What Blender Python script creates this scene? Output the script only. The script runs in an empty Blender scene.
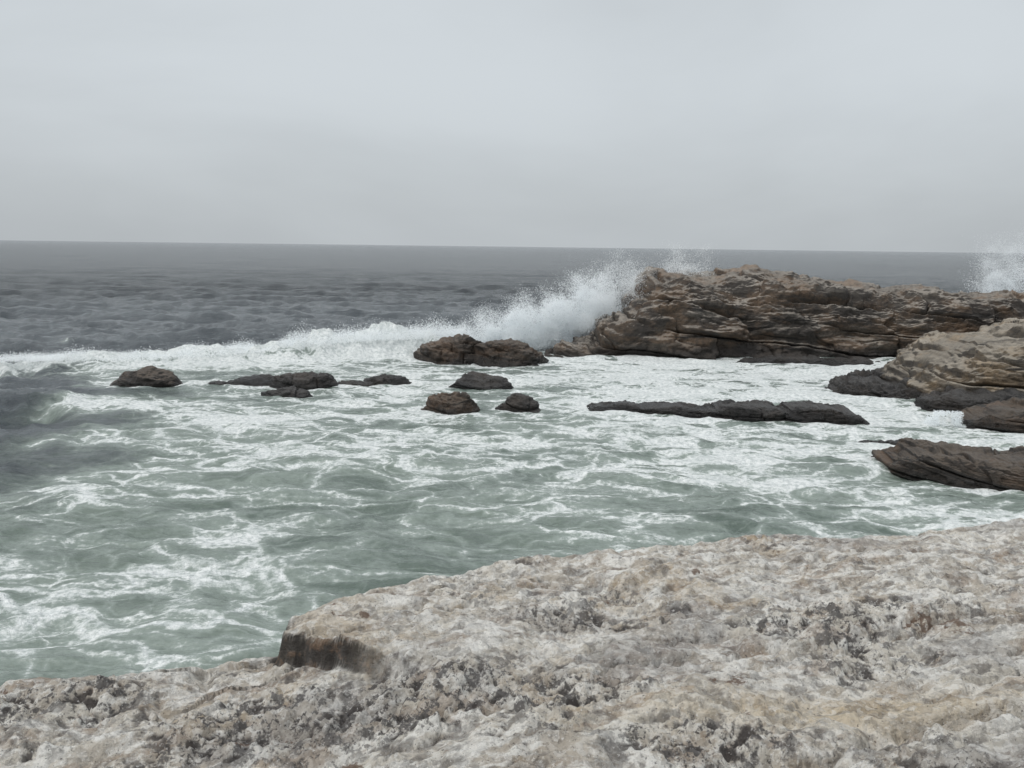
import bpy, math, numpy as np
from mathutils import Matrix, Vector
rng=np.random.default_rng(7)
# ---------------------------------------------------------------- noise
_r=np.random.default_rng(11)
PERM=_r.permutation(256).astype(np.int32); PERM=np.concatenate([PERM,PERM,PERM])
G=_r.normal(size=(256,3)); G/=np.linalg.norm(G,axis=1)[:,None]; G=G.astype(np.float32)
RND=_r.random(4096).astype(np.float32)
def perlin(x,y,z=0.0,seed=0):
    x=np.asarray(x,np.float32)+seed*17.31; y=np.asarray(y,np.float32)+seed*7.77
    z=np.zeros_like(x)+np.asarray(z,np.float32)+seed*3.3
    xi=np.floor(x).astype(np.int32); yi=np.floor(y).astype(np.int32); zi=np.floor(z).astype(np.int32)
    xf=x-xi; yf=y-yi; zf=z-zi
    xi&=255; yi&=255; zi&=255
    u=xf*xf*xf*(xf*(xf*6-15)+10); v=yf*yf*yf*(yf*(yf*6-15)+10); w=zf*zf*zf*(zf*(zf*6-15)+10)
    def g(a,b,c):
        h=PERM[PERM[PERM[xi+a]+yi+b]+zi+c]&255
        gg=G[h]
        return gg[...,0]*(xf-a)+gg[...,1]*(yf-b)+gg[...,2]*(zf-c)
    def L(a,b,t): return a+(b-a)*t
    r=L(L(L(g(0,0,0),g(1,0,0),u),L(g(0,1,0),g(1,1,0),u),v),L(L(g(0,0,1),g(1,0,1),u),L(g(0,1,1),g(1,1,1),u),v),w)
    return r*1.5
def fbm(x,y,z=0.0,o=4,seed=0,gain=.5,lac=2.03):
    s=0;a=1;f=1
    for i in range(o):
        s=s+a*perlin(np.asarray(x)*f,np.asarray(y)*f,np.asarray(z)*f,seed+i*5); a*=gain; f*=lac
    return s
def ridged(x,y,z=0.0,o=4,seed=0,gain=.5):
    s=0;a=1;f=1
    for i in range(o):
        s=s+a*(1-2*np.abs(perlin(np.asarray(x)*f,np.asarray(y)*f,np.asarray(z)*f,seed+i*5))); a*=gain; f*=2.1
    return s
def sstep(a,b,x):
    t=np.clip((x-a)/(b-a),0,1); return t*t*(3-2*t)
def rnd(i): return RND[np.asarray(i).astype(np.int64)%4096]
# ---------------------------------------------------------------- mesh helpers
def grid_mesh(name,P,attrs=None,smooth=True,wrap=False):
    n,m=P.shape[:2]
    me=bpy.data.meshes.new(name)
    idx=np.arange(n*m).reshape(n,m)
    if wrap: idx=np.concatenate([idx,idx[:,:1]],axis=1)
    q=np.stack([idx[:-1,:-1],idx[1:,:-1],idx[1:,1:],idx[:-1,1:]],-1).reshape(-1,4)
    me.vertices.add(n*m); me.vertices.foreach_set('co',P.astype(np.float32).ravel())
    me.loops.add(q.size); me.loops.foreach_set('vertex_index',q.astype(np.int32).ravel())
    me.polygons.add(len(q)); me.polygons.foreach_set('loop_start',np.arange(0,q.size,4,dtype=np.int32))
    me.polygons.foreach_set('use_smooth',np.full(len(q),smooth))
    me.update(calc_edges=True)
    if attrs:
        for k,a in attrs.items():
            at=me.attributes.new(k,'FLOAT','POINT'); at.data.foreach_set('value',a.astype(np.float32).ravel())
    ob=bpy.data.objects.new(name,me); bpy.context.scene.collection.objects.link(ob)
    return ob
# ---------------------------------------------------------------- node helper
class NT:
    def __init__(s,tree): s.t=tree; s.n=tree.nodes; s.l=tree.links
    def node(s,t,ins=None,**kw):
        nd=s.n.new(t)
        for k,v in kw.items(): setattr(nd,k,v)
        if ins:
            for k,v in ins.items(): s.set(nd.inputs[k],v)
        return nd
    def set(s,inp,v):
        if isinstance(v,bpy.types.NodeSocket): s.l.new(v,inp)
        elif isinstance(v,bpy.types.Node): s.l.new(v.outputs[0],inp)
        else:
            if isinstance(v,(tuple,list)) and len(v)==3 and inp.type=='RGBA': v=(*v,1)
            inp.default_value=v
    def math(s,op,a,b=0.0,c=None,clamp=False):
        nd=s.n.new('ShaderNodeMath'); nd.operation=op; nd.use_clamp=clamp
        s.set(nd.inputs[0],a); s.set(nd.inputs[1],b)
        if c is not None: s.set(nd.inputs[2],c)
        return nd.outputs[0]
    def noise(s,vec,scale,detail=4,rough=.5,dist=0.0,col=False):
        nd=s.node('ShaderNodeTexNoise',{'Vector':vec,'Scale':scale,'Detail':detail,'Roughness':rough,'Distortion':dist})
        return nd.outputs[1] if col else nd.outputs[0]
    def ramp(s,x,a,b,lo=0.0,hi=1.0,interp='SMOOTHSTEP'):
        nd=s.n.new('ShaderNodeMapRange'); nd.interpolation_type=interp
        s.set(nd.inputs[0],x); s.set(nd.inputs[1],a); s.set(nd.inputs[2],b); s.set(nd.inputs[3],lo); s.set(nd.inputs[4],hi)
        return nd.outputs[0]
    def mix(s,f,a,b,mode='MIX'):
        nd=s.n.new('ShaderNodeMix'); nd.data_type='RGBA'; nd.blend_type=mode
        s.set(nd.inputs[0],f); s.set(nd.inputs[6],a); s.set(nd.inputs[7],b); return nd.outputs[2]
    def mapping(s,vec,scale=(1,1,1),rot=(0,0,0)):
        return s.node('ShaderNodeMapping',{'Vector':vec,'Scale':scale,'Rotation':rot}).outputs[0]
    def vmath(s,op,a,b):
        nd=s.n.new('ShaderNodeVectorMath'); nd.operation=op; s.set(nd.inputs[0],a); s.set(nd.inputs[1],b); return nd.outputs[0]
    def attr(s,name): 
        nd=s.n.new('ShaderNodeAttribute'); nd.attribute_name=name; return nd.outputs[2]
    def bump(s,h,strength,dist,normal=None):
        nd=s.node('ShaderNodeBump',{'Height':h,'Strength':strength,'Distance':dist})
        if normal is not None: s.l.new(normal,nd.inputs['Normal'])
        return nd.outputs[0]
    def voro(s,vec,scale,feature='F1',rand=1.0):
        nd=s.node('ShaderNodeTexVoronoi',{'Vector':vec,'Scale':scale,'Randomness':rand}); nd.feature=feature; return nd
def new_mat(name):
    m=bpy.data.materials.new(name); m.use_nodes=True; m.node_tree.nodes.clear()
    t=NT(m.node_tree); out=t.n.new('ShaderNodeOutputMaterial'); return m,t,out
# ---------------------------------------------------------------- world
sc=bpy.context.scene
w=bpy.data.worlds.new("World"); sc.world=w; w.use_nodes=True; w.node_tree.nodes.clear()
t=NT(w.node_tree)
SUN_EL,SUN_AZ=math.radians(50),math.radians(235)
sky=t.node('ShaderNodeTexSky'); sky.sky_type='NISHITA'; sky.sun_disc=False
sky.sun_elevation=SUN_EL; sky.sun_rotation=SUN_AZ; sky.dust_density=3
tc=t.node('ShaderNodeTexCoord')
sep=t.node('ShaderNodeSeparateXYZ',{0:tc.outputs['Generated']})
z=sep.outputs[2]
cl=t.noise(t.mapping(tc.outputs['Generated'],(1,1,3.0)),1.7,5,.5,.3)
g1=t.ramp(z,-0.02,0.18,0.0,1.0)
cc=t.mix(g1,(5.05,5.40,5.64),(6.0,6.42,6.72))
cc=t.mix(t.ramp(z,0.22,0.95),cc,(10.9,11.4,11.8))
cm=t.ramp(cl,.28,.72,.89,1.08)
cloud=t.vmath('MULTIPLY',cc,t.node('ShaderNodeCombineXYZ',{0:cm,1:cm,2:cm}).outputs[0])
mixc=t.mix(.95,sky.outputs[0],cloud)
bg=t.node('ShaderNodeBackground',{0:mixc,1:.1})
out=t.node('ShaderNodeOutputWorld'); t.l.new(bg.outputs[0],out.inputs[0])
sun=bpy.data.lights.new('sun','SUN'); sun.energy=1.4; sun.angle=math.radians(15); sun.color=(1,.96,.91)
so=bpy.data.objects.new('sun',sun); sc.collection.objects.link(so)
d=Vector((math.sin(SUN_AZ)*math.cos(SUN_EL),math.cos(SUN_AZ)*math.cos(SUN_EL),math.sin(SUN_EL)))
so.rotation_euler=d.to_track_quat('Z','Y').to_euler()
# ---------------------------------------------------------------- camera
cam=bpy.data.cameras.new('camera'); co=bpy.data.objects.new('camera',cam); sc.collection.objects.link(co); sc.camera=co
cam.sensor_width=36; cam.lens=33.4; cam.clip_start=.05; cam.clip_end=30000
p=math.radians(8.26); ro=.0127
f=Vector((0,math.cos(p),-math.sin(p))); r0=Vector((1,0,0)); u0=Vector((0,math.sin(p),math.cos(p)))
r=r0*math.cos(ro)+u0*math.sin(ro); u=u0*math.cos(ro)-r0*math.sin(ro)
M=Matrix((( r.x,u.x,-f.x,0),(r.y,u.y,-f.y,0),(r.z,u.z,-f.z,5.0),(0,0,0,1))); co.matrix_world=M
# ---------------------------------------------------------------- rocks
FOOT=[]
def rock_material(name,top,dark,warm,wet=0.7,slope=(.05,.02),face=.85,crack=.8,rf=(.85,.38),fbase=.5,soft=.5,wf=.42):
    m,t,out=new_mat(name)
    geo=t.node('ShaderNodeNewGeometry'); P=geo.outputs['Position']
    sx=t.node('ShaderNodeSeparateXYZ',{0:P}); z=sx.outputs[2]
    w_=t.math('ADD',z,t.math('ADD',t.math('MULTIPLY',sx.outputs[0],slope[0]),t.math('MULTIPLY',sx.outputs[1],slope[1])))
    w_=t.math('ADD',w_,t.math('MULTIPLY',t.noise(P,.15,1,.5),.9))
    S=t.node('ShaderNodeCombineXYZ',{0:sx.outputs[0],1:sx.outputs[1],2:w_}).outputs[0]
    n1=t.noise(P,.4,5,.6); n2=t.noise(P,5,8,.72)
    st=t.noise(t.mapping(S,(.35,.45,1.6)),1.2,8,.68); st2=t.noise(t.mapping(S,(.12,.2,2.3)),1.4,4,.5)
    n3=t.noise(t.mapping(S,(.6,.7,1.1)),.8,6,.65,.3)
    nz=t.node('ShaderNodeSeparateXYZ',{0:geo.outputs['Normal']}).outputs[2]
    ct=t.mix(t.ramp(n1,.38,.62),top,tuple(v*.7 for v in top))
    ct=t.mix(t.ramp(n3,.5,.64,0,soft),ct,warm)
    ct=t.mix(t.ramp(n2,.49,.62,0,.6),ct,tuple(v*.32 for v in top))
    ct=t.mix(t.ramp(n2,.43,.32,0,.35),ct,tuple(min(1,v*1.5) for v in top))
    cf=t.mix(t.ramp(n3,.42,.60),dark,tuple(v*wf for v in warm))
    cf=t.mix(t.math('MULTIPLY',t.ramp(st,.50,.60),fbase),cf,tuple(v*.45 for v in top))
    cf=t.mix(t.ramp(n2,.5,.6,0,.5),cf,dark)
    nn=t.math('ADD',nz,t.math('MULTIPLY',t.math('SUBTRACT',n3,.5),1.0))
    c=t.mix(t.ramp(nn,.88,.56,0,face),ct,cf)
    c=t.mix(t.ramp(st,.43,.36,0,.5),c,dark)
    zz=t.math('ADD',z,t.math('MULTIPLY',t.math('SUBTRACT',n1,.5),-1.8))
    wb=t.ramp(zz,wet,wet-.5)
    c=t.mix(t.math('MULTIPLY',wb,.92),c,dark)
    c=t.mix(t.math('MULTIPLY',t.ramp(st2,.37,.33),crack),c,(.010,.009,.008))
    h=t.math('ADD',t.math('MULTIPLY',st,.8),t.math('MULTIPLY',n2,.6))
    b=t.bump(h,1.0,.20)
    bs=t.node('ShaderNodeBsdfPrincipled',{'Base Color':c,'Roughness':t.ramp(wb,0,1,rf[0],rf[1]),'Normal':b})
    t.l.new(bs.outputs[0],out.inputs[0]); return m
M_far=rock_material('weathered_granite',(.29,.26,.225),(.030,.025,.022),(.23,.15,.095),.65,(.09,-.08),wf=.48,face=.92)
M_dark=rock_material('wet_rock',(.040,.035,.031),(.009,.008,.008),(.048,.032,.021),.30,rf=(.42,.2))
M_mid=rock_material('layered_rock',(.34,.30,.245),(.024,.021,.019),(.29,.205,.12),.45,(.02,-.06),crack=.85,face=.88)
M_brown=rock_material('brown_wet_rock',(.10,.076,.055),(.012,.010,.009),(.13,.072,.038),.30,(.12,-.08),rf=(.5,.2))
def loft(name,st,nu,nv,mat,seed=0,pf=.55,qf=.6,lump=.25,lth=.5,lamp=.12,slope=(.05,.02),block=2.0,fine=.04,foot=True,zb=-.6,crack=.9,cw=.05,cuts=None,lamin=.35):
    st=np.array(st,float)
    x=st[:,0]; s=np.linspace(x[0],x[-1],nu)
    def ip(c):
        v=np.interp(s,x,st[:,c]); k=max(3,nu//60)|1
        ker=np.hanning(k+2)[1:-1]; ker/=ker.sum(); vp=np.pad(v,k//2,mode='edge'); return np.convolve(vp,ker,'valid')
    yf,yb,h=ip(1),ip(2),ip(3)
    th=np.linspace(0,math.pi,nv); c=np.cos(th); sn=np.sin(th)
    X=np.repeat(s[:,None],nv,1); mid=(yf+yb)/2; hw=(yb-yf)/2
    ends=np.sqrt(np.clip(1-np.abs(np.linspace(-1,1,nu))**10,0,1))
    Y=mid[:,None]-(hw*ends)[:,None]*np.sign(c)*np.abs(c)**pf
    Z=zb+((h-zb)*np.maximum(ends,.05))[:,None]*np.abs(sn)**qf
    P=np.stack([X,Y,Z],-1)
    dx=np.gradient(P,axis=0); dy=np.gradient(P,axis=1); N=np.cross(dx,dy); N/=np.linalg.norm(N,axis=-1,keepdims=True)+1e-9
    if N[nu//2,nv//2,2]<0: N=-N
    if cuts is not None:
        C,S,K=cuts; rr_=np.random.default_rng(seed*31+5); C=np.array(C);S=np.array(S); q_=(P-C)/S
        for _ in range(K):
            a=rr_.uniform(0,2*math.pi); el=rr_.uniform(.1,1.35); n=np.array([math.cos(a)*math.cos(el),math.sin(a)*math.cos(el),math.sin(el)])
            dd=rr_.uniform(.62,.86); q_=q_-n*np.maximum(0,(q_@n)-dd)[...,None]
        P=q_*S+C
    X,Y,Z=P[...,0],P[...,1],P[...,2]
    q=max(lump*2,.3)
    D=lump*fbm(X*.30/q,Y*.45/q,Z*.7/q,3,seed)
    ww=(Z+slope[0]*X+slope[1]*Y)/lth+.45*fbm(X*.10,Y*.14,Z*.2,3,seed+3)+.07*fbm(X*1.2,Y*1.2,Z*1.2,3,seed+4)
    k=np.floor(ww); fr=ww-k
    bw_=X/block+2.7*rnd(k+seed*13)+.35*fbm(X*.3,Y*.4,Z*.4,3,seed+8)+.25*Y/block
    blk=np.floor(bw_); fb=bw_-blk
    off=rnd(k*37+blk*101+seed*7)-.5; off2=rnd(k*19+seed)-.5
    vis=sstep(-.35,.35,fbm(X*.2,Y*.3,Z*.5,2,seed+40)+.2)
    e=np.minimum(fr,1-fr); eb=np.minimum(fb,1-fb)*block/lth
    D=D+lamp*(off*1.6+off2*.9)*sstep(0,.14,e)*sstep(0,.15,eb)*(.4+.6*vis)-lamp*crack*np.exp(-(e/cw)**2)*vis-lamp*.8*crack*np.exp(-(eb/(cw*1.3))**2)*vis
    lam=ww*3+.5*fbm(X*.5,Y*.5,Z,2,seed+50); fl=lam-np.floor(lam); kb=np.floor(X/block*2.3+rnd(np.floor(lam)+seed)*5)
    D=D+lamp*lamin*(rnd(np.floor(lam)*11+kb*71+seed)-.5)*2*sstep(0,.2,np.minimum(fl,1-fl))
    D=D+fine*fbm(X*1.8,Y*2.2,Z*3,6,seed+20,.62)+fine*.8*(ridged(X*.9,Y*1.1,Z*2.0,5,seed+30,.6)-1)
    P=P+N*D[...,None]
    ob=grid_mesh(name,P); ob.data.materials.append(mat)
    if foot:
        for i in range(len(st)-1):
            FOOT.append((st[i,0],st[i,1],st[i,2],st[i+1,0],st[i+1,1],st[i+1,2],max(st[i,3],st[i+1,3])))
    return ob
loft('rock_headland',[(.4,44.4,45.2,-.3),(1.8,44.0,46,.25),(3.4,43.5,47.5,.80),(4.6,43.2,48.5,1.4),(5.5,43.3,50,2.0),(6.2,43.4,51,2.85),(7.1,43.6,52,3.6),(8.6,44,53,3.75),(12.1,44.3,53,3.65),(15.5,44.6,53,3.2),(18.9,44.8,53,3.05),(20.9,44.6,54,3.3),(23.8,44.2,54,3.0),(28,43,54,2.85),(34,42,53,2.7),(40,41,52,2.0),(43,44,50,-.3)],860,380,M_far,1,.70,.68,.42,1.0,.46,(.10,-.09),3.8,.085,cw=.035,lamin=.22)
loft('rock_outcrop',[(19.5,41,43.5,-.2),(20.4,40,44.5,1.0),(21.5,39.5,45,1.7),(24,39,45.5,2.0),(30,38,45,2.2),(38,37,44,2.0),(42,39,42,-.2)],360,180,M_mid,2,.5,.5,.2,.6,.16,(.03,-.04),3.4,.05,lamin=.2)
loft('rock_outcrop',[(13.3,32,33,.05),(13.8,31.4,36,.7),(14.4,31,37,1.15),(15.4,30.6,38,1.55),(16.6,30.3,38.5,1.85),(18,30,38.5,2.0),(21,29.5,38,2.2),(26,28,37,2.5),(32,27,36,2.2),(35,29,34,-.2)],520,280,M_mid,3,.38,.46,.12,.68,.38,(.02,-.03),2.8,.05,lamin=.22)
loft('rock_shelf',[(11.2,34,34.8,-.2),(12.0,33.2,35.5,.18),(12.9,32,36.5,.36),(14,31.4,37,.45),(16,31,38,.5),(17.5,31,36,-.2)],240,120,M_dark,5,.5,.5,.16,.3,.18,(.02,-.05),1.0,.09)
loft('rock_shelf',[(12.9,30.3,31.2,-.1),(13.3,29.8,31.6,.42),(14.5,29.2,31.4,.5),(17,28.8,31,.5),(20,28,30.5,.4),(22,28.5,30,-.2)],240,120,M_dark,15,.5,.5,.12,.3,.18,(.02,-.05),1.0,.08)
loft('rock_shelf',[(12.9,27.2,28.4,-.1),(13.3,26.7,28.8,.42),(14.0,26.4,29,.54),(15.5,26.0,29,.58),(18,25.5,29,.64),(24,24,28.5,.8),(28,26,27.5,-.2)],360,140,M_brown,6,.38,.34,.08,.3,.16,(.02,-.03),1.5,.06)
loft('rock_ledge',[(2.0,29.9,30.5,-.15),(2.7,29.6,30.6,.04),(4.5,29.1,30.3,.07),(6.0,28.6,29.9,.05),(6.4,28.4,29.8,.14),(6.6,28.3,29.7,.22),(8.0,27.9,29.5,.28),(8.15,27.9,29.4,.06),(8.3,27.8,29.3,.12),(8.4,27.8,29.3,.30),(9.6,27.4,29.1,.30),(10.4,27.2,28.8,.25),(10.7,27.4,28.4,-.2)],520,110,M_dark,7,.24,.18,.04,.22,.08,(.0,-.03),.8,.06)
loft('rock_ledge',[(9.5,42.8,43.5,-.2),(11,42.2,43.5,.10),(13.5,42.1,43.5,.18),(16,42.2,43.5,.14),(17.5,42.7,43.5,-.2)],160,60,M_dark,8,.5,.5,.1,.3,.12,(.0,-.03),1.1,.05)
loft('rock_slab',[(8.5,21.7,22.6,-.15),(8.9,21.2,23.0,.30),(9.6,20.7,23.1,.42),(10.5,19.8,22.6,.42),(11.5,18.9,22.2,.46),(13.5,17.8,22,.5),(15,18.6,21,-.2)],400,180,M_brown,9,.42,.40,.07,.3,.13,(.05,-.06),1.3,.055)
def boulder(cx,cy,w,d,h,seed,peak=.5,n=150,mat=None,name='boulder',lamp=.06,pw=.6):
    a=np.linspace(0,1,11); prof=np.where(a<peak,np.sin(a/peak*math.pi/2),np.sin((1-a)/(1-peak)*math.pi/2))**pw
    st=[(cx-w/2+w*a[i],cy-d/2*max(prof[i],.25),cy+d/2*max(prof[i],.25),h*1.15*prof[i]-.12*(1-prof[i])) for i in range(11)]
    return loft(name,st,n,90,mat or M_brown,seed,.7,.65,.10*min(1,h*1.2),.4,lamp,(.16,-.10),1.0,.055,zb=-.35,crack=.9,cuts=((cx,cy,-.05),(w/2,d/2,h*1.15+.05),13))
boulder(-13.1,33.6,2.8,1.9,.64,21,.4)
boulder(-8.9,34.2,3.6,2.0,.24,22,.75,mat=M_dark)
boulder(-7.4,33.7,2.8,1.8,.52,32,.5,mat=M_dark)
boulder(-7.5,31.2,1.85,1.1,.26,23,.4,mat=M_dark)
boulder(-4.7,34.6,2.1,1.2,.30,24,.35,mat=M_dark)
boulder(-5.7,34.1,1.9,.9,.10,30,.55,mat=M_dark)
boulder(-2.5,41.8,3.9,3,1.40,25,.62,200,M_brown,lamp=.14)
boulder(-.2,41.4,3.6,2.8,1.22,36,.25,200,M_brown,lamp=.14)
boulder(-1.2,34.2,2.8,1.6,.46,27,.55,mat=M_dark)
boulder(-1.9,29.0,1.9,1.2,.62,28,.65,pw=.8)
boulder(.2,29.3,1.45,1.0,.46,29,.75,mat=M_dark,pw=.8)
boulder(-10.6,33.9,1.2,.7,.06,33,.5,mat=M_dark)
boulder(10.2,24.6,2.4,1.0,.07,31,.5,mat=M_dark)
# ---------------------------------------------------------------- foreground rock
def dens(a,b,lo,hi,step):
    s=np.arange(lo,hi,step)
    left=lo-np.cumsum(step*1.1**np.arange(1,200)); left=left[left>a][::-1]
    right=hi+np.cumsum(step*1.1**np.arange(1,200)); right=right[right<b]
    return np.concatenate([[a],left,s,right,[b]])
xs=dens(-9,14,-2.35,3.3,.0068); ys=dens(-5,8.5,2.5,5.45,.0068)
X,Y=np.meshgrid(xs,ys,indexing='ij'); X=X.astype(np.float32);Y=Y.astype(np.float32)
ex=[-9,-4,-1.95,-1.45,-1.15,-.97,-.90,-.6,-.35,.0,.25,.87,1.56,2.9,5,9,14]
ey=[3.16,3.22,3.40,3.56,3.66,3.70,3.78,4.08,4.28,4.42,4.52,4.74,4.98,5.24,5.6,5.8,5.9]
E=np.interp(X,ex,ey)+.05*fbm(X*2.2,X*0+3,0,5,50)
ca,sa=math.cos(.28),math.sin(.28)
U=X*ca+Y*sa; V=-X*sa+Y*ca
wx=.45*fbm(X*1.1,Y*1.1,0,4,60)
q=np.clip(Y-E,-1,20); calm=1-.85*sstep(-.03,.12,q)
z=3.465+.018*(X+1)
z=z+.06*fbm(X*.8,Y*.8,0,3,61)
line=(Y-3.50)+.45*(X+.72)
stepn=np.minimum(line+.05*fbm(X*5,Y*5,0,5,62),(X+.905+.05*fbm(Y*7,X*5,0,4,63)))
top=sstep(-.03,.006,stepn)
fade=sstep(-.05,-.75,X)
z=z+.13*(top-1)*fade
fol=fbm(U*1.0+wx,V*2.4+wx*2,0,5,70,.58)
z=z+.034*fol*calm
z=z+.030*fbm(U*3.4+wx,V*4.8+wx,0,4,75,.6)*calm
rg=ridged(U*2.2+wx,V*3.8+wx*2,0,4,80,.55)
z=z-.030*np.clip(rg-1.2,0,1)*calm
pit=fbm(X*8,Y*10,0,5,90,.64)
band=np.exp(-(((X+.25)/.75)**2+((Y-3.18-.12*(X+.25))/.24)**2))+.7*np.exp(-(((X-.9)/.8)**2+((Y-2.78)/.12)**2))+.7*np.exp(-(((X-.2)/.4)**2+((Y-3.72)/.11)**2))+.6*np.exp(-(((X+1.6)/.3)**2+((Y-3.30)/.08)**2))
rough=sstep(.10,.85,.65*fbm(X*1.3+4,Y*2.0,0,5,95,.6)+.20+.9*band)*calm
z=z+(.006+.026*rough)*pit*calm
rd=ridged(X*14,Y*16,0,3,96,.6)
z=z+(.0025+.013*rough)*(rd-1)*calm
z=z+(.0015+.006*rough)*fbm(X*38,Y*40,0,2,97,.6)*calm
w1=V*2.3+.9*fbm(U*1.1,V*1.5,0,4,99); fr=w1-np.floor(w1); z=z-.03*(fr**5)*sstep(.1,.5,fbm(U*.8,V*1.2,3,3,101))*calm
for (cx,cy,ang,ln,dp,wd) in [(1.75,2.98,.22,.7,.14,.04),(1.2,2.78,.12,.6,.07,.025),(.4,3.3,.25,.5,.05,.02),(-.55,3.05,.2,.5,.06,.025),(1.4,3.6,.3,.7,.04,.02),(-.1,3.9,.3,.4,.04,.015),(.7,4.2,.3,.5,.03,.015),(-1.5,3.2,.1,.35,.05,.02),(.1,3.0,.15,.4,.06,.025),(.6,3.55,.28,.4,.05,.02)]:
    du=(X-cx)*math.cos(ang)+(Y-cy)*math.sin(ang); dv=-(X-cx)*math.sin(ang)+(Y-cy)*math.cos(ang)+.07*fbm(X*4,Y*4,0,4,105)
    z=z-dp*np.exp(-(dv/wd)**2)*np.exp(-(du/ln)**4)
ochre=np.exp(-(((X-1.15)/.75)**2+((Y-3.02-.1*(X-1.15))/.13)**2))
qp=np.maximum(q,0)
z=z-.045*sstep(-.3,.0,q)-np.where(qp<.2,5*qp**2,.2+2.0*(qp-.2)+2.0*np.maximum(qp-.2,0)**1.5)
z=np.maximum(z,-1.2)
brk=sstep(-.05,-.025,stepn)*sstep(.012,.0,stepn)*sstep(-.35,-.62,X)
fg=grid_mesh('foreground_rock',np.stack([X,Y,z],-1),{'rough':rough,'pit':(pit+.5*(rd-1))*calm,'ochre':ochre,'broken':brk})
m,t,out=new_mat('quartzite'); geo=t.node('ShaderNodeNewGeometry'); P=geo.outputs['Position']
F=t.mapping(t.mapping(P,(1,1,1),(0,0,-.28)),(1,1.9,2))
n0=t.noise(F,.9,6,.62,.3)
n1=t.noise(F,1.6,6,.6,.4); n2=t.noise(P,13,9,.70); n3=t.noise(P,80,5,.7); n4=t.noise(F,5,8,.7,.6); n5=t.noise(F,2.6,8,.70,.5); n6=t.noise(P,34,6,.68,.3); n7=t.noise(P,2.1,7,.68,.4)
vo=t.voro(t.vmath('ADD',P,t.vmath('MULTIPLY',t.noise(P,20,3,.5,0,True),(.04,.04,.04))),38)
R=t.attr('rough'); PT=t.attr('pit')
c=t.mix(t.ramp(n1,.4,.6),(.70,.655,.575),(.52,.46,.385))
c=t.mix(t.ramp(n4,.46,.55,0,.92),c,(.89,.865,.81))
c=t.mix(t.ramp(n5,.52,.60,0,.68),c,(.37,.285,.215))
c=t.mix(t.ramp(n7,.55,.63,0,.5),c,(.50,.385,.245))
c=t.mix(t.ramp(n0,.49,.38,0,.55),c,(.33,.31,.295))
c=t.mix(t.math('MULTIPLY',t.math('MULTIPLY',t.attr('ochre'),t.ramp(n4,.35,.55,.3,1)),.75),c,(.60,.46,.27))
vc=t.node('ShaderNodeSeparateColor',{0:vo.outputs['Color']}).outputs[0]
c=t.mix(t.ramp(vc,.55,1.0,0,.40),c,(.92,.905,.87)); c=t.mix(t.ramp(vc,.4,.0,0,.35),c,(.27,.245,.22))
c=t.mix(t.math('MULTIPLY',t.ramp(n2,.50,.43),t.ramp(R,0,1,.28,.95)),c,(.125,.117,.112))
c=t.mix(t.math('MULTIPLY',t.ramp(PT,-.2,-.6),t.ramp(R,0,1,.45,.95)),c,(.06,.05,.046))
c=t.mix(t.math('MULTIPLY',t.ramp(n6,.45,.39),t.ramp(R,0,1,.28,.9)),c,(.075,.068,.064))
c=t.mix(t.ramp(n3,.40,.33,0,.85),c,(.055,.047,.044))
c=t.mix(t.ramp(n3,.58,.66,0,.6),c,(.93,.91,.88))
li=t.ramp(t.noise(P,3.1,6,.7,.2),.64,.67,0,.85); c=t.mix(li,c,(.14,.082,.05))
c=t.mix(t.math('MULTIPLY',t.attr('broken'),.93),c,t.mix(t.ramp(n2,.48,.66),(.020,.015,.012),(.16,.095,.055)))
h=t.math('ADD',t.math('MULTIPLY',n2,1.0),t.math('MULTIPLY',n3,.30)); h=t.math('ADD',h,t.math('MULTIPLY',n6,.5))
b=t.bump(h,1.0,.042)
bs=t.node('ShaderNodeBsdfPrincipled',{'Base Color':c,'Roughness':.7,'Normal':b}); t.l.new(bs.outputs[0],out.inputs[0])
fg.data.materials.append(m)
# ---------------------------------------------------------------- sea
az=np.radians(np.concatenate([np.linspace(-180,-38,100,endpoint=False),np.linspace(-38,38,760,endpoint=False),np.linspace(38,180,100,endpoint=False)]))
de=np.concatenate([np.linspace(75,27,30,endpoint=False),np.linspace(27,1.0,800,endpoint=False),np.geomspace(1.0,.035,90)])
rr=5/np.tan(np.radians(de))
A,RR=np.meshgrid(az,rr,indexing='ij'); A=A.T;RR=RR.T
X=(RR*np.sin(A)); Y=(RR*np.cos(A))
dr=np.gradient(rr)[:,None]*np.ones_like(X)
yline=38.5+.34*(X+18.5)
off=sstep(-1,9,Y-np.where(X<0,yline,44.5))
off=np.maximum(off,sstep(-10.8,-13.5,X+.5*np.maximum(0,Y-25)+1.2*fbm(X*.15,Y*.15,0,3,200)))
Z=np.zeros_like(X)
rw=np.random.default_rng(5)
NS=50; ph=None
for i in range(NS):
    L=.55*(22**(i/(NS-1.0))); th=math.radians(-105+rw.normal()*34)
    if i%5==0: ph=1.6*perlin(X/L*.22,Y/L*.22,0,i); sel=(dr<L/2).any(axis=1); last=int(np.nonzero(sel)[0].max())+1
    k=2*math.pi/L; a=.0165*L**.62*(.6+.8*rw.random())
    bl=np.clip((L/dr[:last]-1.4)/2.0,0,1)
    wv=np.sin(k*(X[:last]*math.cos(th)+Y[:last]*math.sin(th))+rw.random()*6.28+ph[:last])
    wv=(.5-np.abs(wv)**.9) if i%2 else wv*.6
    Z[:last]+=a*wv*bl*(.38+.95*off[:last])
ch=np.clip((.9/dr-1.5)/2,0,1)
Z+=ch*(1-off)*.07*(ridged(X*.45,Y*.7,0,3,210)-1)
Z+=ch*.02*fbm(X*2.2,Y*3.2,0,3,220)
bx1=.5*fbm(X*.3,X*0,0,3,230)
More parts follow.
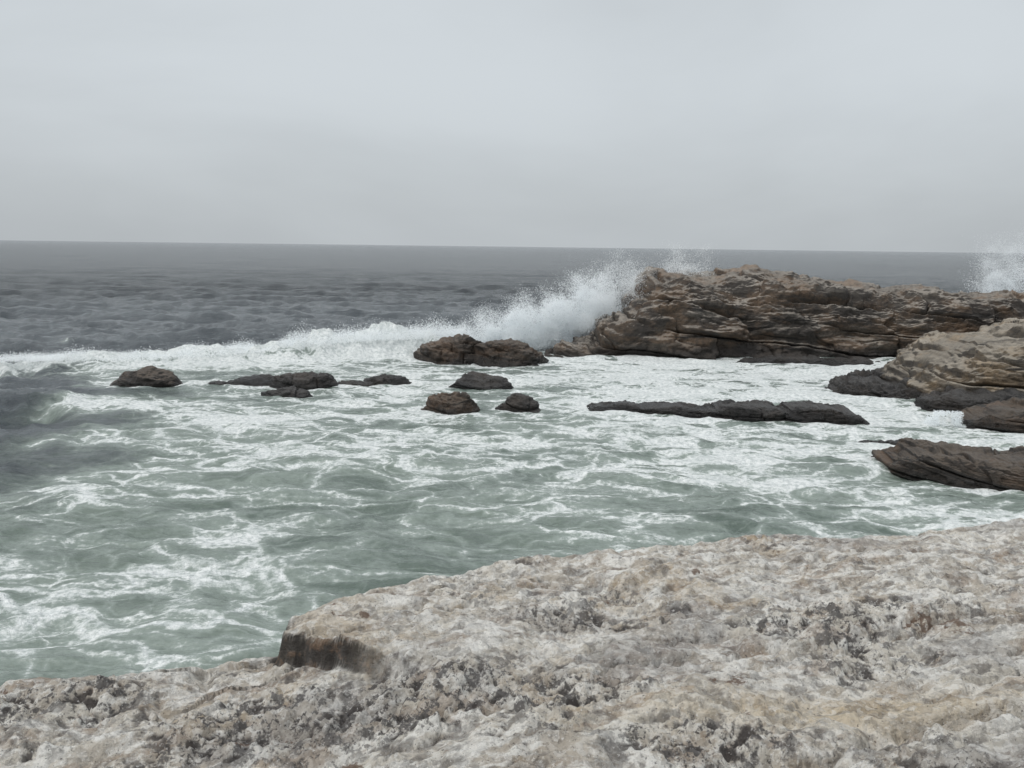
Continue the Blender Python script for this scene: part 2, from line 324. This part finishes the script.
bw=np.exp(-((Y-yline-bx1)/1.2)**2)*sstep(-25,-18,X)*sstep(-1.0,-4.5,X)
bh=.48+1.0*sstep(-15,-5,X)
lum=.85+.42*fbm(X*.9,Y*.9,0,4,235)
Z+=bw*bh*lum
Z+=.25*np.exp(-((Y-52-.2*X)/3)**2)*sstep(-40,-15,X)*sstep(6,-4,X)
D=np.zeros_like(X)
edge=X+11.3+.45*np.maximum(0,Y-25)+2.8*fbm(X*.18,Y*.30,0,5,240,.6)
inside=sstep(-2.2,2.2,edge)*(1-sstep(-.5,2.2,Y-np.where(X<-1,yline,44)))
base=.445+.03*sstep(11,16,Y)+.08*sstep(18,30,Y)+.10*sstep(-2,5,X)*sstep(22,31,Y)+.05*sstep(0,6,X)
base=base+.18*fbm(X*.18,Y*.30,0,4,250)
D=inside*base
D=np.maximum(D,1.05*bw**.5*(.90+.3*fbm(X*.8,Y*.8,0,3,236)))
D=np.maximum(D,.72*np.exp(-((Y-yline+1.6)/1.6)**2)*sstep(-21,-15,X)*sstep(0,-4,X))
D=np.maximum(D,.40*np.exp(-((Y-yline-3.0)/2.0)**2)*sstep(-20,-12,X)*sstep(0,-4,X))
D=np.maximum(D,.78*np.exp(-(((X-2)/6)**2+((Y-47.0)/3.0)**2)))
md=np.full(X.shape,99.0)
sel=(Y>12)&(Y<62)&(X>-25)&(X<45)
xs_,ys_=X[sel],Y[sel]; mm=np.full(xs_.shape,99.0)
for (x0,a0,b0,x1,a1,b1,h) in FOOT:
    tt=np.clip((xs_-x0)/(x1-x0),0,1); yf=a0+(a1-a0)*tt; yb=b0+(b1-b0)*tt
    dxx=np.maximum(np.maximum(x0-xs_,xs_-x1),0); dyy=np.maximum(np.maximum(yf-ys_,ys_-yb),0)
    mm=np.minimum(mm,np.hypot(dxx,dyy))
md[sel]=mm
D=np.maximum(D,.76*np.exp(-(md/.7)**2)*(.8+.5*fbm(X*.6,Y*.6,0,2,260)))
wc=fbm(X*.07,Y*.18,0,5,270,.65)
D=np.maximum(D,.42*sstep(.75,1.15,wc)*off*(1-sstep(90,160,RR)))
shal=np.clip(inside,0,1)*(1-.3*sstep(25,40,Y))
sea=grid_mesh('sea_water',np.stack([X,Y,Z],-1),{'foam':D,'shallow':shal,'open_sea':sstep(40,120,RR)*(1-shal)},wrap=True)
m,t,out=new_mat('sea_surface'); geo=t.node('ShaderNodeNewGeometry'); P=geo.outputs['Position']
P2=t.mapping(P,(1,1,0))
wn=t.noise(P2,.40,2,.5,0,True); wv=t.vmath('MULTIPLY',t.vmath('SUBTRACT',wn,(.5,.5,.5)),(3.4,2.4,0))
wn2=t.noise(P2,1.6,4,.62,0,True); wv2=t.vmath('MULTIPLY',t.vmath('SUBTRACT',wn2,(.5,.5,.5)),(.75,.55,0))
Q=t.vmath('ADD',t.vmath('ADD',P2,wv),wv2); Q1=t.mapping(Q,(.40,.64,1),(0,0,.2))
def lace(vec,scale,wd):
    v=t.voro(vec,scale,'DISTANCE_TO_EDGE').outputs['Distance']
    return t.ramp(v,wd,0.0,0.0,1.0,'LINEAR')
def ridge(vec,scale,det,k):
    n=t.noise(vec,scale,det,.5); v=t.math('SUBTRACT',1.0,t.math('MULTIPLY',t.math('ABSOLUTE',t.math('SUBTRACT',n,.5)),k),clamp=True); return v
ra=ridge(Q1,1.0,2,9.0); la=lace(Q1,1.4,.26); lb=lace(Q1,4.2,.24)
fn=t.noise(P2,7,7,.72); big=t.noise(Q1,.5,4,.6); md_=t.noise(Q1,2.2,6,.66)
net=t.math('MAXIMUM',t.math('MULTIPLY',ra,.85),la)
net=t.math('MAXIMUM',net,t.math('MULTIPLY',lb,.66))
pat=t.math('MULTIPLY',net,.52)
pat=t.math('ADD',pat,t.math('MULTIPLY',t.math('SUBTRACT',fn,.5),.60))
pat=t.math('ADD',pat,t.math('MULTIPLY',t.math('SUBTRACT',big,.5),.95)); pat=t.math('ADD',pat,t.math('MULTIPLY',t.math('SUBTRACT',md_,.5),.6))
FD=t.attr('foam')
ex=t.math('SUBTRACT',t.math('ADD',pat,t.math('MULTIPLY',FD,1.2)),.94)
foam=t.ramp(ex,.0,.24); milk=t.ramp(ex,-.34,.10)
gate=t.ramp(FD,.04,.30); foam=t.math('MULTIPLY',foam,gate); milk=t.math('MULTIPLY',milk,gate)
SH=t.attr('shallow')
wn3=t.noise(t.mapping(P2,(.05,.16,1)),1,5,.65); wn4=t.noise(t.mapping(P2,(.45,1.3,1)),1,5,.65); wn5=t.noise(t.mapping(P2,(.012,.05,1)),1,6,.7)
cdeep=t.mix(t.ramp(wn3,.38,.62),(.040,.050,.058),(.090,.103,.112)); cdeep=t.mix(t.ramp(wn4,.50,.64,0,.5),cdeep,(.15,.17,.18))
cdeep=t.mix(t.ramp(wn5,.52,.40,0,.5),cdeep,(.030,.038,.045))
c=t.mix(SH,cdeep,t.mix(t.ramp(big,.35,.65),(.088,.118,.098),(.145,.18,.152)))
c=t.mix(t.math('MULTIPLY',milk,.48),c,(.36,.41,.38))
foamc=t.mix(t.ramp(fn,.38,.60),(.58,.62,.615),(.90,.92,.91))
foamc=t.mix(t.ramp(md_,.55,.38,0,.35),foamc,(.50,.55,.54))
c=t.mix(t.math('MULTIPLY',foam,.95),c,foamc)
rgh=t.ramp(foam,0,1,.14,.9)
hb=t.math('ADD',t.noise(t.mapping(P2,(1,1.7,1)),1.6,6,.65),t.math('MULTIPLY',t.noise(t.mapping(P2,(.3,.8,1)),.7,5,.62),2.0))
hb2=t.noise(t.mapping(P2,(.07,.24,1)),1.0,9,.80)
inv=t.math('SUBTRACT',1.0,SH)
b=t.bump(hb,1.0,t.math('MULTIPLY_ADD',inv,.12,.12)); b=t.bump(hb2,t.attr('open_sea'),2.6,b)
hf=t.noise(P2,9,4,.7); b=t.bump(hf,foam,.10,b)
bs=t.node('ShaderNodeBsdfPrincipled',{'Base Color':c,'Roughness':rgh,'IOR':1.33,'Normal':b}); t.l.new(bs.outputs[0],out.inputs[0])
sea.data.materials.append(m)
# ---------------------------------------------------------------- spray
m,t,out=new_mat('spray'); 
d1=t.node('ShaderNodeBsdfDiffuse',{0:(.95,.97,.98,1)}); d2=t.node('ShaderNodeBsdfTranslucent',{0:(.95,.97,.98,1)})
mx=t.node('ShaderNodeMixShader',{0:.5,1:d1.outputs[0],2:d2.outputs[0]}); t.l.new(mx.outputs[0],out.inputs[0]); M_spray=m
def spray(name,C,S):
    n=len(C); v=rng.normal(size=(n,3,3)); v/=np.linalg.norm(v,axis=-1,keepdims=True)
    V=(C[:,None,:]+v*S[:,None,None]).reshape(-1,3)
    me=bpy.data.meshes.new(name); me.vertices.add(3*n); me.vertices.foreach_set('co',V.astype(np.float32).ravel())
    me.loops.add(3*n); me.loops.foreach_set('vertex_index',np.arange(3*n,dtype=np.int32)); me.polygons.add(n)
    me.polygons.foreach_set('loop_start',np.arange(0,3*n,3,dtype=np.int32)); me.update(calc_edges=True)
    ob=bpy.data.objects.new(name,me); sc.collection.objects.link(ob); me.materials.append(M_spray); return ob
def jets(n,nj,x0,x1,env,yfun,lean,spread=.35,pw=1.6):
    bx=rng.uniform(x0,x1,nj); H=env(bx)*(.6+.5*rng.random(nj)**1.0)
    wj=H/H.sum(); j=rng.choice(nj,n,p=wj)
    s=rng.random(n)**pw
    lx=lean+rng.normal(size=nj)*.22; ly=rng.normal(size=nj)*.22
    h=H[j]
    x=bx[j]+lx[j]*h*s+rng.normal(size=n)*spread*(.35+.75*s)
    y=yfun(bx[j])+ly[j]*h*s+rng.normal(size=n)*spread*1.2*(.5+.6*s)
    z=h*(s*1.02)-.1+rng.normal(size=n)*.10
    x+=.25*perlin(x*1.2,z*1.2,y,400); z+=.28*perlin(x*1.2,z*1.2,y,410)
    keep=perlin(x*1.1,z*1.1,y*1.0,420)+.5*perlin(x*4,z*4,y*3,425)>(-.90+.85*s)
    S=(.016+.034*rng.random(n)**2.5)*(1.2-.6*s)
    C=np.stack([x,y,z],-1)[keep]; return C,S[keep]
envx=[-3,-1.8,-.2,2.4,4.4,6.4,8.2,10.2]; envh=[.5,1.6,2.3,3.15,4.1,4.8,4.9,4.3]
C1,S1=jets(850000,130,-2.8,8.8,lambda x:np.interp(x,envx,envh),lambda x:46.0+.40*np.maximum(x,0),.10,.36,.95)
spray('wave_splash',C1,S1)
C2,S2=jets(280000,46,29.2,37,lambda x:6.2+0*x,lambda x:60+0*x,.1,.45,.8)
spray('wave_splash',C2,S2)
n=130000; bx=-21+18.8*rng.random(n)**.8; yl=38.5+.34*(bx+18.5)
cl=.5+.8*perlin(bx*.7,bx*0,0,500); hz=(.34+1.0*sstep(-15,-5,bx))
C3=np.stack([bx,yl+rng.normal(size=n)*.6,np.abs(rng.normal(size=n))*.30*np.clip(cl,.1,2)*(.4+hz)+hz*.6],-1)
spray('breaker_foam',C3,.010+.025*rng.random(n))
n=12000; a=rng.random(n)
C4=np.stack([12.0+1.1*rng.random(n),27.3+.4*rng.random(n)-.2,a*.40],-1)
k=perlin(C4[:,0]*9,C4[:,2]*1.2,0,510)>.05; spray('cascade',C4[k],.01+.02*rng.random(k.sum()))
# ---------------------------------------------------------------- colour management
sc.view_settings.view_transform='Standard'; sc.view_settings.look='None'; sc.view_settings.exposure=0; sc.view_settings.gamma=1
